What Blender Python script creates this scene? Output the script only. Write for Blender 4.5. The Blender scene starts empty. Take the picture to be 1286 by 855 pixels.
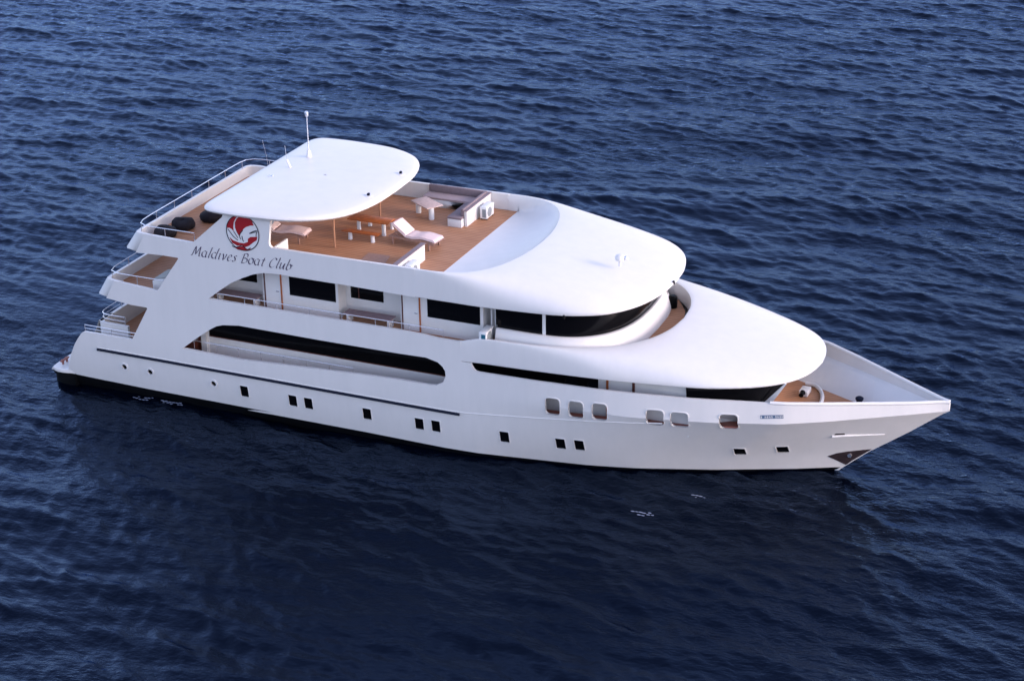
import bpy, bmesh, math, random
import numpy as np
from mathutils import Vector, Matrix
from mathutils.geometry import delaunay_2d_cdt
PI = math.pi
random.seed(7)
S = bpy.context.scene
COL = S.collection

# ---------------------------------------------------------------- camera, sky, sun, exposure
cd = bpy.data.cameras.new('camera'); cam = bpy.data.objects.new('camera', cd); COL.objects.link(cam); S.camera = cam
R3 = Vector((0.91837038, 0.39549671, -0.01334931)); U3 = Vector((-0.14811548, 0.37482483, 0.91518749)); F3 = Vector((-0.3669573, 0.83850384, -0.40280721))
m = Matrix((R3, U3, -F3)).transposed().to_4x4(); m.translation = Vector((52.56575, -71.82722, 37.88872))
cam.matrix_world = m
cd.sensor_width = 36; cd.lens = 36*2496.79/1286; cd.clip_start = 1; cd.clip_end = 20000
SUN_EL, SUN_AZ = math.radians(18), math.radians(4)      # azimuth measured from +X (the bow) towards +Y
w = bpy.data.worlds.new('World'); S.world = w; w.use_nodes = True
nt = w.node_tree; bg = nt.nodes['Background']
sky = nt.nodes.new('ShaderNodeTexSky'); sky.sky_type = 'NISHITA'; sky.sun_disc = False
sky.sun_elevation = SUN_EL; sky.sun_rotation = PI/2 - SUN_AZ; sky.air_density = 1.0; sky.dust_density = 1.5; sky.ozone_density = 4.0
hsv = nt.nodes.new('ShaderNodeHueSaturation'); hsv.inputs['Saturation'].default_value = .72
tint = nt.nodes.new('ShaderNodeMix'); tint.data_type = 'RGBA'; tint.blend_type = 'MULTIPLY'; tint.inputs[0].default_value = 1; tint.inputs[7].default_value = (1.02, .91, .95, 1)
nt.links.new(sky.outputs[0], hsv.inputs['Color']); nt.links.new(hsv.outputs[0], tint.inputs[6]); nt.links.new(tint.outputs[2], bg.inputs[0]); bg.inputs[1].default_value = 0.15
sd = bpy.data.lights.new('sun', 'SUN'); sd.energy = .42; sd.angle = math.radians(9); sd.color = (1.0, 0.74, 0.60)
so = bpy.data.objects.new('sun', sd); COL.objects.link(so)
so.rotation_euler = Vector((math.cos(SUN_EL)*math.cos(SUN_AZ), math.cos(SUN_EL)*math.sin(SUN_AZ), math.sin(SUN_EL))).to_track_quat('Z', 'Y').to_euler()
S.view_settings.view_transform = 'Standard'; S.view_settings.look = 'None'; S.view_settings.gamma = 1
S.view_settings.exposure = 1.80
S.view_settings.use_curve_mapping = False

# ---------------------------------------------------------------- materials
def mat(name, col, rough=0.5, metal=0.0, noise=0.0, nscale=3.0, spec=0.5, bump=0.0, coat=0.0):
    M = bpy.data.materials.new(name); M.use_nodes = True; t = M.node_tree; b = t.nodes['Principled BSDF']
    b.inputs['Base Color'].default_value = (*col, 1); b.inputs['Roughness'].default_value = rough
    b.inputs['Metallic'].default_value = metal; b.inputs['Specular IOR Level'].default_value = spec
    b.inputs['Coat Weight'].default_value = coat
    if noise or bump:
        tc = t.nodes.new('ShaderNodeTexCoord'); n = t.nodes.new('ShaderNodeTexNoise'); n.inputs['Scale'].default_value = nscale; n.inputs['Detail'].default_value = 6
        t.links.new(tc.outputs['Object'], n.inputs['Vector'])
        if noise:
            r = t.nodes.new('ShaderNodeValToRGB'); r.color_ramp.elements[0].position = .3; r.color_ramp.elements[1].position = .7
            r.color_ramp.elements[0].color = (*[c*(1-noise) for c in col], 1); r.color_ramp.elements[1].color = (*[min(1, c*(1+noise*.6)) for c in col], 1)
            t.links.new(n.outputs['Fac'], r.inputs[0]); t.links.new(r.outputs[0], b.inputs['Base Color'])
        if bump:
            bp_ = t.nodes.new('ShaderNodeBump'); bp_.inputs['Strength'].default_value = bump; bp_.inputs['Distance'].default_value = .02
            t.links.new(n.outputs['Fac'], bp_.inputs['Height']); t.links.new(bp_.outputs[0], b.inputs['Normal'])
    return M
def hull_white():
    M = mat('white_gelcoat', (.80, .80, .81), .32, spec=.5)
    t = M.node_tree; b = t.nodes['Principled BSDF']; tc = t.nodes.new('ShaderNodeTexCoord')
    mp = t.nodes.new('ShaderNodeMapping'); mp.inputs['Scale'].default_value = (1.6, 1.6, .35); t.links.new(tc.outputs['Object'], mp.inputs[0])
    n = t.nodes.new('ShaderNodeTexNoise'); n.inputs['Scale'].default_value = 1.1; n.inputs['Detail'].default_value = 8; n.inputs['Roughness'].default_value = .65
    t.links.new(mp.outputs[0], n.inputs['Vector'])
    r = t.nodes.new('ShaderNodeValToRGB'); r.color_ramp.elements[0].position = .3; r.color_ramp.elements[1].position = .62
    r.color_ramp.elements[0].color = (.655, .645, .63, 1); r.color_ramp.elements[1].color = (.69, .675, .66, 1)
    t.links.new(n.outputs['Fac'], r.inputs[0]); t.links.new(r.outputs[0], b.inputs['Base Color'])
    # faint fairing waves in the laid-up shell
    n2 = t.nodes.new('ShaderNodeTexNoise'); n2.inputs['Scale'].default_value = .9; n2.inputs['Detail'].default_value = 2
    t.links.new(tc.outputs['Object'], n2.inputs['Vector'])
    bp_ = t.nodes.new('ShaderNodeBump'); bp_.inputs['Strength'].default_value = .08; bp_.inputs['Distance'].default_value = .05
    t.links.new(n2.outputs['Fac'], bp_.inputs['Height']); t.links.new(bp_.outputs[0], b.inputs['Normal'])
    return M
def teak_mat(name, c0, c1):
    M = mat(name, c0, .65); t = M.node_tree; b = t.nodes['Principled BSDF']; tc = t.nodes.new('ShaderNodeTexCoord')
    mp = t.nodes.new('ShaderNodeMapping'); mp.inputs['Scale'].default_value = (.35, 5.0, 1); t.links.new(tc.outputs['Object'], mp.inputs[0])
    n = t.nodes.new('ShaderNodeTexNoise'); n.inputs['Scale'].default_value = 2.2; n.inputs['Detail'].default_value = 5; t.links.new(mp.outputs[0], n.inputs['Vector'])
    n3 = t.nodes.new('ShaderNodeTexNoise'); n3.inputs['Scale'].default_value = .55; n3.inputs['Detail'].default_value = 5; t.links.new(tc.outputs['Object'], n3.inputs['Vector'])
    ad = t.nodes.new('ShaderNodeMath'); ad.operation = 'ADD'; t.links.new(n.outputs['Fac'], ad.inputs[0]); t.links.new(n3.outputs['Fac'], ad.inputs[1])
    hf = t.nodes.new('ShaderNodeMath'); hf.operation = 'MULTIPLY'; hf.inputs[1].default_value = .5; t.links.new(ad.outputs[0], hf.inputs[0])
    r = t.nodes.new('ShaderNodeValToRGB'); r.color_ramp.elements[0].position = .38; r.color_ramp.elements[1].position = .62
    r.color_ramp.elements[0].color = (*c0, 1); r.color_ramp.elements[1].color = (*c1, 1); t.links.new(hf.outputs[0], r.inputs[0])
    wv = t.nodes.new('ShaderNodeTexWave'); wv.wave_type = 'BANDS'; wv.bands_direction = 'Y'; wv.inputs['Scale'].default_value = 1.75
    t.links.new(tc.outputs['Object'], wv.inputs['Vector'])
    r2 = t.nodes.new('ShaderNodeValToRGB'); r2.color_ramp.elements[0].position = .0; r2.color_ramp.elements[1].position = .12
    r2.color_ramp.elements[0].color = (.35, .35, .35, 1); r2.color_ramp.elements[1].color = (1, 1, 1, 1); t.links.new(wv.outputs['Fac'], r2.inputs[0])
    mx = t.nodes.new('ShaderNodeMix'); mx.data_type = 'RGBA'; mx.blend_type = 'MULTIPLY'; mx.inputs[0].default_value = 1
    t.links.new(r.outputs[0], mx.inputs[6]); t.links.new(r2.outputs[0], mx.inputs[7]); t.links.new(mx.outputs[2], b.inputs['Base Color'])
    return M
WHITE = hull_white()
INNER = mat('inner_white_paint', (.69, .685, .68), .45, noise=.04, nscale=2)
TEAK = teak_mat('teak_planking', (.375, .165, .078), (.49, .245, .128))
WOOD = mat('varnished_wood', (.36, .10, .025), .4, noise=.3, nscale=6)
DWOOD = mat('dark_mahogany', (.085, .022, .014), .4)
GLASS = mat('black_tinted_glass', (.003, .003, .004), .12, spec=.12)
BLACK = mat('black_antifouling', (.0025, .003, .004), .5, noise=.3, spec=.12)
NAVY = mat('navy_rubber', (.005, .008, .022), .6, spec=.15)
STEEL = mat('polished_steel', (.72, .72, .75), .25, metal=.85)
COPPER = mat('wooden_pole', (.33, .17, .10), .5)
CUSH = mat('pale_pink_canvas', (.72, .56, .54), .85, noise=.07, nscale=5, bump=.3)
GREYC = mat('grey_brown_cushion', (.20, .155, .17), .85, noise=.1, nscale=7, bump=.3)
SEATC = mat('faded_mauve_cushion', (.36, .28, .285), .85, noise=.1, nscale=7, bump=.3)
FRAME = mat('weathered_wood_frame', (.34, .20, .15), .7, noise=.15, nscale=8)
BAG = mat('charcoal_vinyl', (.014, .012, .016), .85, spec=.2, noise=.3, nscale=6, bump=.5)
ACW = mat('white_sheet_metal', (.70, .71, .71), .45)
ACG = mat('grey_grille', (.22, .25, .27), .5)
TEALM = mat('teal_plastic', (.015, .12, .18), .4)
RED = mat('red_vinyl', (.30, .002, .008), .5)
INK = mat('dark_violet_lettering', (.04, .022, .07), .6, spec=.2)
REDB = mat('brick_brown_threshold', (.26, .085, .06), .6)
RUST = mat('dark_anchor_pocket', (.03, .018, .022), .6, noise=.5, nscale=5)
BENCHM = mat('brown_grey_bench_slats', (.25, .17, .18), .7, noise=.15, nscale=5)
PLATE = mat('blue_grey_plate', (.09, .14, .22), .4)
WASHED = mat('washed_wood', (.50, .38, .35), .8, noise=.15, nscale=6)
FOAMM = mat('foam', (.16, .19, .26), .8)

# ---------------------------------------------------------------- mesh helpers
def link(o, parent=None):
    COL.objects.link(o)
    if parent is not None: o.parent = parent
    return o
def meshob(name, V, F, material, parent=None, sharp=30, smooth=True):
    me = bpy.data.meshes.new(name); me.from_pydata([tuple(map(float, v)) for v in V], [], F)
    bm = bmesh.new(); bm.from_mesh(me); bmesh.ops.remove_doubles(bm, verts=bm.verts, dist=1e-5)
    bmesh.ops.recalc_face_normals(bm, faces=bm.faces); bm.to_mesh(me); bm.free()
    if smooth:
        me.polygons.foreach_set('use_smooth', [True]*len(me.polygons)); me.set_sharp_from_angle(angle=math.radians(sharp))
    me.materials.append(material); me.update()
    return link(bpy.data.objects.new(name, me), parent)
class MB:
    def __init__(s): s.V = []; s.F = []
    def add(s, V, F):
        k = len(s.V); s.V += [tuple(v) for v in V]; s.F += [tuple(i+k for i in f) for f in F]; return s
    def box(s, x0, x1, y0, y1, z0, z1, bev=0.0):
        bm = bmesh.new(); bmesh.ops.create_cube(bm, size=1)
        for v in bm.verts: v.co = Vector((x0+(v.co.x+.5)*(x1-x0), y0+(v.co.y+.5)*(y1-y0), z0+(v.co.z+.5)*(z1-z0)))
        if bev: bmesh.ops.bevel(bm, geom=list(bm.edges), offset=bev, segments=2, profile=.5, affect='EDGES')
        bm.verts.ensure_lookup_table(); s.add([v.co[:] for v in bm.verts], [[v.index for v in f.verts] for f in bm.faces]); bm.free(); return s
    def lathe(s, c, prof, n=20, axis='Z'):
        k = []; V = []; F = []
        for (r, h) in prof:
            for i in range(n):
                a = 2*PI*i/n; p = (r*math.cos(a), r*math.sin(a), h)
                if axis == 'Y': p = (p[0], h, p[1])
                if axis == 'X': p = (h, p[0], p[1])
                V.append((c[0]+p[0], c[1]+p[1], c[2]+p[2]))
        for j in range(len(prof)-1):
            for i in range(n): F.append((j*n+i, j*n+(i+1) % n, (j+1)*n+(i+1) % n, (j+1)*n+i))
        F.append(tuple(range(n))[::-1]); F.append(tuple((len(prof)-1)*n+i for i in range(n)))
        return s.add(V, F)
    def tube(s, pts, r, n=8, r2=None):
        pts = [Vector(p) for p in pts]; V = []; F = []; up = None; N = len(pts)
        for i, p in enumerate(pts):
            d = (pts[min(i+1, N-1)]-pts[max(i-1, 0)]).normalized()
            if up is None: up = Vector((0, 0, 1)) if abs(d.z) < .9 else Vector((1, 0, 0))
            a = d.cross(up).normalized(); up = a.cross(d).normalized()
            rr = r if r2 is None else r+(r2-r)*i/(N-1)
            for k in range(n):
                t = 2*PI*k/n; V.append(p+a*rr*math.cos(t)+up*rr*math.sin(t))
        for i in range(N-1):
            for k in range(n): F.append((i*n+k, i*n+(k+1) % n, (i+1)*n+(k+1) % n, (i+1)*n+k))
        F.append(tuple(range(n))[::-1]); F.append(tuple((N-1)*n+k for k in range(n)))
        return s.add(V, F)
    def prism(s, poly, z0, z1, axis='Z'):
        # poly of 2-D points, extruded along axis (Z: xy; Y: xz; X: yz)
        n = len(poly)
        def P(a, b, c): return (a, b, c) if axis == 'Z' else (a, c, b) if axis == 'Y' else (c, a, b)
        V = [P(a, b, z0) for a, b in poly]+[P(a, b, z1) for a, b in poly]
        F = [tuple(range(n))[::-1], tuple(range(n, 2*n))]+[(i, (i+1) % n, n+(i+1) % n, n+i) for i in range(n)]
        return s.add(V, F)
    def build(s, name, material, parent=None, sharp=30, smooth=True): return meshob(name, s.V, s.F, material, parent, sharp, smooth)
def loft(rows, name, material, parent=None, sharp=35, closed=False, thick=0):
    n = len(rows[0]); V = [p for r in rows for p in r]; F = []
    for j in range(len(rows)-1):
        for i in range(n-1 if not closed else n):
            F.append((j*n+i, j*n+(i+1) % n, (j+1)*n+(i+1) % n, (j+1)*n+i))
    o = meshob(name, V, F, material, parent, sharp)
    return o
def smoothcurve(P, n=80):
    """Catmull-Rom through 2-D points, resampled evenly by arc length."""
    P = np.array(P, float); Q = np.vstack([2*P[0]-P[1], P, 2*P[-1]-P[-2]]); out = []
    for i in range(1, len(Q)-2):
        for t in np.linspace(0, 1, 24, endpoint=False):
            a, b, c, d = Q[i-1:i+3]
            out.append(.5*((2*b)+(c-a)*t+(2*a-5*b+4*c-d)*t*t+(3*b-a-3*c+d)*t**3))
    out.append(P[-1]); out = np.array(out); L = np.r_[0, np.cumsum(np.hypot(*np.diff(out, axis=0).T))]
    t = np.linspace(0, L[-1], n); return np.stack([np.interp(t, L, out[:, k]) for k in range(out.shape[1])], 1)
def inside(poly, pts):
    x, y = pts[:, 0], pts[:, 1]; c = np.zeros(len(pts), bool); P = np.array(poly); n = len(P); j = n-1
    for i in range(n):
        xi, yi, xj, yj = *P[i], *P[j]
        m_ = ((yi > y) != (yj > y)) & (x < (xj-xi)*(y-yi)/((yj-yi) if yj != yi else 1e-12)+xi); c ^= m_; j = i
    return c
def densify(poly, step):
    out = []; n = len(poly)
    for i in range(n):
        a = np.array(poly[i], float); b = np.array(poly[(i+1) % n], float); k = max(1, int(np.ceil(np.hypot(*(b-a))/step)))
        out += [tuple(a+(b-a)*t/k) for t in range(k)]
    return out
def rrect(x0, z0, x1, z1, r, n=4):
    x0, x1 = sorted((x0, x1)); z0, z1 = sorted((z0, z1)); out = []
    for cx, cz, a0 in ((x1-r, z1-r, 0), (x0+r, z1-r, 90), (x0+r, z0+r, 180), (x1-r, z0+r, 270)):
        out += [(cx+r*math.cos(math.radians(a0+90*k/n)), cz+r*math.sin(math.radians(a0+90*k/n))) for k in range(n+1)]
    return out
def disc(cx, cz, r, n=20): return [(cx+r*math.cos(2*PI*k/n), cz+r*math.sin(2*PI*k/n)) for k in range(n)]
def panel(name, outline, holes, yf, side, material, parent, thick=.12, gx=.35, gz=.3, lines=(), sharp=22, off=0.0):
    """A shell plate drawn in the (x, z) plane and bent to y = side*yf(x, z)."""
    st = min(gx, gz)
    V = []; E = []
    def loop(pl, close=True):
        k = len(V); n = len(pl); V.extend(pl)
        E.extend([(k+i, k+(i+1) % n) for i in range(n if close else n-1)])
    op = densify(outline, st*1.2); loop(op); hp = []
    for h in holes: d = densify(h, st*1.2); hp.append(d); loop(d)
    for l in lines: loop(l, False)
    A = np.array(op); x0, z0 = A.min(0); x1, z1 = A.max(0)
    G = np.array([(x, z) for i, x in enumerate(np.arange(x0+gx/2, x1, gx)) for z in np.arange(z0+gz/2+(i % 2)*gz*.01, z1, gz)])
    if len(G):
        keep = inside(op, G)
        for h in hp: keep &= ~inside(h, G)
        # drop grid points that crowd the constraint lines
        B = np.array(V); G = G[keep]
        if len(G):
            dmin = np.min(np.hypot(G[:, None, 0]-B[None, :, 0], G[:, None, 1]-B[None, :, 1]), axis=1); G = G[dmin > st*.45]
        V.extend([tuple(g) for g in G])
    r = delaunay_2d_cdt([Vector(v) for v in V], E, [], 0, 1e-6)
    W = np.array([v[:] for v in r[0]]); T = [tuple(f) for f in r[2]]
    C = np.array([W[list(f)].mean(0) for f in T]); keep = inside(op, C)
    for h in hp: keep &= ~inside(h, C)
    T = [f for f, k in zip(T, keep) if k]; n = len(W)
    Y = np.array([yf(x, z) for x, z in W])+off
    P = [(x, side*y, z) for (x, z), y in zip(W, Y)]
    F = list(T)
    if thick:
        P += [(x, side*(y-thick if y-thick > 0 else min(y, .0)), z) for (x, z), y in zip(W, Y)]
        cnt = {}
        for f in T:
            for a, b in ((f[0], f[1]), (f[1], f[2]), (f[2], f[0])): cnt[(a, b)] = 1
        F += [(c+n, b+n, a+n) for a, b, c in T]
        F += [(b, a, a+n, b+n) for (a, b) in cnt if (b, a) not in cnt]
    used = sorted({i for f in F for i in f}); mp = {u: i for i, u in enumerate(used)}
    return meshob(name, [P[u] for u in used], [tuple(mp[i] for i in f) for f in F], material, parent, sharp)
def thing(name, label, cat, loc=(0, 0, 0), rz=0, group=None, kind=None):
    o = bpy.data.objects.new(name, None); o.location = loc; o.rotation_euler = (0, 0, rz); o.empty_display_size = .3
    COL.objects.link(o); return tag(o, label, cat, group, kind)
def tag(o, label=None, cat=None, group=None, kind=None):
    if label: o['label'] = label
    if cat: o['category'] = cat
    if group: o['group'] = group
    if kind: o['kind'] = kind
    return o
def dup(root, loc, rz=0, label=None):
    r = root.copy(); COL.objects.link(r); r.location = loc; r.rotation_euler = (0, 0, rz)
    if label: r['label'] = label
    for ch in root.children:
        c = ch.copy(); COL.objects.link(c); c.parent = r
        for g in ch.children:
            d = g.copy(); COL.objects.link(d); d.parent = c
    return r
def _ip(x, X, Y): return float(np.interp(x, X, Y))
def xs(z): return _ip(z, [-.8, .1, .99, 2.18, 3.24, 3.4, 5], [34.9, 35.82, 36.83, 38.41, 39.72, 39.95, 39.98])
U0 = [0, .1125, .3, .494, .6125, .906, 1]; W0 = [.03, .91, 2.19, 3.27, 3.73, 4.50, 4.6]
U1 = [0, .02, .058, .118, .213, .288, .419, .474, .574, .654, .8, 1]; W1 = [.06, .30, .78, 1.47, 2.57, 3.33, 4.10, 4.32, 4.66, 4.82, 4.93, 4.95]
XSH = [0, 22, 24, 26.9, 28.5, 30.5, 31.6, 34.2, 35.7, 37.6, 38.8, 39.6, 40]; YSH = [4.93, 4.93, 4.91, 4.76, 4.55, 4.22, 3.96, 3.22, 2.45, 1.38, .70, .22, .06]
def zk(x): return _ip(x, [0, 26, 30, 36, 40], [3.0, 3.05, 3.15, 3.27, 3.4])
def yhull(x, z):
    if z > zk(x):
        X = xs(zk(x)); u = max(0., min(1., (X-x)/(X-20))); a = _ip(u, U1, W1); b = _ip(x, XSH, YSH); t = min(1, (z-zk(x))/(4.1-zk(x)))
        y = a+(b-a)*t
        if z > 4.1: y -= .011*(z-4.1)
        return y
    t = (z-.1)/(zk(x)-.1); X = xs(z); u = max(0., min(1., (X-x)/(X-20)))
    a = _ip(u, U0, W0); b = _ip(u, U1, W1)
    if t < 0: return max(.02, a+t*1.2)
    waft = 1-(1-t)**2.4; wf = .75*t+.25*t*t
    k = max(0., min(1., (x-18)/14)); k = k*k*(3-2*k)
    ww = waft*(1-k)+wf*k
    return a+(b-a)*ww
def zsheer(x): return _ip(x, [21, 21.8, 27, 32, 34.2, 35.7, 37.6, 38.8, 40], [4.1, 4.1, 4.13, 4.13, 4.085, 4.0, 3.885, 3.82, 3.78])
def boot(x): return _ip(x, [0, .3, 5.5, 10.8, 11.85, 11.86, 16.3, 21.5, 26, 40], [.5, .5, .40, .37, .38, .25, .24, .16, .11, .11])
WL1, WA1, WL2, WA2, WBUMP, SEACOL, SEATINT = 3.2, .037, .95, .023, .07, (.0003, .0011, .0045, 1), (.36, .50, .77, 1)
FOAM = [(*(6.618, -4.788), 90, .28, .07), (*(5.285, -4.786), 40, .25, .06), (*(29.528, -6.495), 80, .25, .06), (*(31.067, -4.378), 30, .12, .04)]
# ================================================================ the yacht
yacht = thing('yacht', 'large white four-deck motor yacht with a round red emblem on its aft wing', 'yacht')

# ---- hull plates
stem = [(xs(z), z) for z in (.11, .5, .99, 1.6, 2.18, 2.7, 3.24, 3.4, 3.78)]
WIN = [(10.533, 1.241), (12.924, 1.213), (13.686, 1.215), (16.504, 1.225), (18.955, 1.203), (19.723, 1.232), (22.777, 1.225), (25.161, 1.229), (25.946, 1.258), (32.214, 1.324), (33.806, 1.406)]
HATCH = [(25.006, 3.086), (26.000, 3.096), (26.996, 3.150), (29.235, 3.155), (30.202, 3.149), (32.096, 3.202)]
PORT = [(4.417, 1.393), (5.756, 1.364), (9.006, 1.355)]
wins = [(rrect(x-(.20 if i < 9 else .22), z-(.27 if i < 9 else .20), x+(.20 if i < 9 else .22), z+(.27 if i < 9 else .20), .03, 2)) for i, (x, z) in enumerate(WIN)]
hats = [rrect(x-.31, z-.38, x+.31, z+.38, .16, 4) if i < 3 else rrect(x-.35, z-.36, x+.35, z+.36, .16, 4) for i, (x, z) in enumerate(HATCH)]
ports = [disc(x, z, .135, 14) for x, z in PORT]
hull_out = [(.30, .52), (.38, .64), (1.25, .66)]+[(1.39, 1.02), (1.58, 1.5), (1.86, 2.05), (2.02, 2.3)]
hull_out += [(21.0, 2.3), (21.0, 4.44), (21.45, 4.44), (21.5, 4.30), (21.56, 4.19), (21.66, 4.12), (21.8, 4.10)]
hull_out += [(x, zsheer(x)) for x in (24, 27, 30, 32, 33.2, 34.2, 35, 35.7, 36.6, 37.6, 38.2, 38.8, 39.4)]+[(p[0], p[1]) for p in stem[::-1]]
hull_out += [(x, boot(x)) for x in (33, 30, 26, 23, 21.5, 19, 16.3, 13.5)]+[(11.86, .25), (10.5, .235), (10.9, .31), (11.85, .375)]
hull_out += [(x, boot(x)) for x in (10.8, 8, 5.5, 3)]
knuckle = [(x, zk(x)) for x in np.arange(28.2, 39.8, .3)]
sup = [(2.02, 2.3), (2.2, 2.55), (2.36, 2.74), (2.5, 2.82), (5.02, 2.84), (5.93, 4.42)]
sup += [(5.958, 4.464), (5.905, 4.501), (5.128, 4.510)]+[(3.86, 4.64), (4.36, 5.52)]+[(6.550, 5.378), (7.762, 7.046), (7.729, 7.075), (7.012, 7.079)]+[(5.62, 7.02), (6.16, 7.94)]+[(8.530, 7.867)]
WINGTOP = [(10.35, 9.46), (12.42, 9.46)]
sup += WINGTOP+[(12.274, 8.395), (12.295, 8.256), (12.403, 8.175), (12.744, 8.177)]
sup += [(14, 8.17), (17, 8.18), (19.0, 8.19), (19.0, 6.96)]
sup += [(15.669, 7.018), (13.801, 7.033), (12.475, 7.039), (11.897, 6.984), (11.427, 6.857), (10.907, 6.622), (10.298, 6.295), (9.673, 5.836), (9.124, 5.403)]
sup += [(12.7, 5.39), (18.2, 5.385), (19.3, 5.36), (20, 5.30), (20.8, 5.30), (21.0, 5.33), (21.0, 2.3)]
mainop = [(7.612, 2.842), (8.395, 3.461), (9.120, 3.991), (9.414, 4.168), (9.739, 4.275), (10.536, 4.379), (14.392, 4.336), (18.125, 4.331), (19.403, 4.356), (19.943, 4.233), (20.155, 4.071), (20.275, 3.876), (20.287, 3.662), (20.170, 3.371), (19.867, 3.192), (19.545, 3.151), (18.076, 3.139), (16.651, 3.098), (14.311, 2.978), (10.410, 2.789)]
bot_out = [(x, boot(x)-.004) for x in (3, 5.5, 8, 10.8)]+[(11.8, .365), (10.9, .30), (10.45, .225)]+[(11.86, .246)]+[(x, boot(x)-.004) for x in (13.5, 16.3, 19, 21.5, 23, 26, 30, 33)]
bot_out += [(xs(.1)-.01, .105), (xs(-.4), -.4), (xs(-.8), -.8), (33, -.8), (1.4, -.8), (.75, -.1), (.34, .46)]
for sd_ in (-1, 1):
    h = panel('hull_plating', hull_out, wins+hats+ports, yhull, sd_, WHITE, yacht, .10, .33, .26, [knuckle], sharp=11)
    panel('superstructure_side', sup, [mainop], yhull, sd_, WHITE, yacht, .14, .5, .4, sharp=25)
    panel('hull_bottom', bot_out, [], yhull, sd_, BLACK, yacht, .08, .4, .2, off=-.02)
    for wv_ in wins:
        wv2 = [(x, z) for x, z in wv_]; cx = sum(p[0] for p in wv2)/len(wv2); cz = sum(p[1] for p in wv2)/len(wv2)
        g = panel('hull_window', [(cx+(x-cx)*1.15, cz+(z-cz)*1.12) for x, z in wv_], [], yhull, sd_, GLASS, yacht, .03, 1, 1, off=-.025)
        fr = [(cx+(x-cx)*1.17, cz+(z-cz)*1.12) for x, z in wv_]
        panel('frame', fr, [wv_], yhull, sd_, INNER, g, .03, 1, 1, off=.018)
    for (x, z), pt in zip(PORT, ports):
        g = panel('porthole', disc(x, z, .16), [], yhull, sd_, GLASS, yacht, .02, 1, 1, off=-.06)
        panel('rim', disc(x, z, .20), [disc(x, z, .13)], yhull, sd_, INNER, g, .04, 1, 1, off=.03)
    for (x, z), hh in zip(HATCH, hats):
        panel('opening_rim', [((p[0]-x)*1.10+x, (p[1]-z)*1.09+z) for p in hh], [hh], yhull, sd_, WHITE, yacht, .05, 1, 1, off=.025)
    # rubbing strake with a light ledge over it
    rp = [(3.116, 2.062), (6.377, 2.060), (10.410, 2.045), (14.309, 2.030), (18.081, 2.023), (20.866, 2.018)]
    rp = [(float(x), _ip(x, [p[0] for p in rp], [p[1] for p in rp])) for x in np.linspace(rp[0][0], rp[-1][0], 40)]
    MB().tube([(x, sd_*(yhull(x, z)+.03), z) for x, z in rp], .062, 8).build('rubbing_strake', NAVY, yacht)
    rx = [(float(x), _ip(x, [p[0] for p in rp]+[31.0], [p[1]+.085 for p in rp]+[3.05])) for x in np.linspace(rp[0][0], 29.5, 70)]
    MB().tube([(x, sd_*(yhull(x, z)-.005), z) for x, z in rx], .028, 6).build('strake_ledge', WHITE, yacht)
    # spray rail and hawse slot near the bow
    sr = [(35.707, 2.204), (36.175, 2.204), (36.856, 2.178), (37.591, 2.138)]
    MB().tube([(x, sd_*(yhull(x, z)+.0), z) for x, z in smoothcurve(sr, 14)], .07, 8, .025).build('spray_rail', WHITE, yacht)
    hs = [(35.798, 2.268), (35.869, 2.372), (36.181, 2.363), (36.191, 2.268)]
    panel('hawse_slot', hs, [], yhull, sd_, RUST, yacht, .02, 1, 1, off=.012)
    ap = [(35.375, 0.842), (35.724, 1.009), (36.150, 1.098), (36.577, 1.139)]
    ap = ap+[(xs(1.18)-.05, 1.18), (xs(1.0)-.03, .99), (xs(.5)-.03, .5), (xs(.28)-.03, .25)]
    panel('anchor_pocket', ap, [], yhull, sd_, RUST, yacht, .02, .3, .25, off=.015)
    ax, az = (36.192, 0.859)
    MB().lathe((ax, sd_*(yhull(ax, az)+.02), az), [(.0, -.06), (.09, -.06), (.09, .05), (.05, .08), (.0, .08)], 12, 'Y').build('anchor_roller', STEEL, yacht)
# stem piece closing the two plates, and the bow cap
zz = [-.8, -.3, .1, .5, .99, 1.6, 2.18, 2.7, 3.24, 3.4, 3.6, 3.78]
rows = []
for z in zz:
    y = max(.03, yhull(xs(z)-.001, z)); X = xs(z); rows.append([(X-.1, -y*.99, z), (X, -y, z), (X+.05, -y*.55, z), (X+.06, 0, z), (X+.05, y*.55, z), (X, y, z), (X-.1, y*.99, z)])
loft(rows, 'stem', WHITE, yacht, 60)
capx = [float(x) for x in np.linspace(33.6, 39.97, 30)]
for sd_ in (-1, 1):      # rounded rail cap along the bow bulwark
    MB().tube([(x, sd_*(max(.03, yhull(x, zsheer(x))-.05)), zsheer(x)+.0) for x in capx], .075, 8).build('bulwark_cap', WHITE, yacht)

# ---- stern: swim platform, transom, stair walls
pf = smoothcurve([(1.5, 4.72), (1.2, 4.80), (.8, 4.84), (.42, 4.72), (.31, 4.4), (.28, 3.0), (.27, 0)], 24); pf = [(x, y) for x, y in pf]; pf = pf+[(x, -y) for x, y in pf[-2::-1]]
MB().prism([(x, y) for x, y in pf]+[(2.9, -4.6), (2.9, 4.6)], .515, .635).build('swim_platform', WHITE, yacht, 60)
MB().prism([(x+.05, y*.985) for x, y in pf]+[(1.6, -4.75), (1.6, 4.75)], -.75, .51).build('transom_bottom', BLACK, yacht, 60)
loft([[(1.35, y, .64) for y in (-3.95, 0, 3.95)], [(1.75, y, 1.4) for y in (-3.95, 0, 3.95)], [(2.45, y, 2.6) for y in (-3.95, 0, 3.95)], [(2.62, y, 3.0) for y in (-3.95, 0, 3.95)], [(2.78, y, 3.0) for y in (-3.95, 0, 3.95)], [(2.84, y, 2.2) for y in (-3.95, 0, 3.95)]], 'transom', WHITE, yacht, 40)
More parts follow.
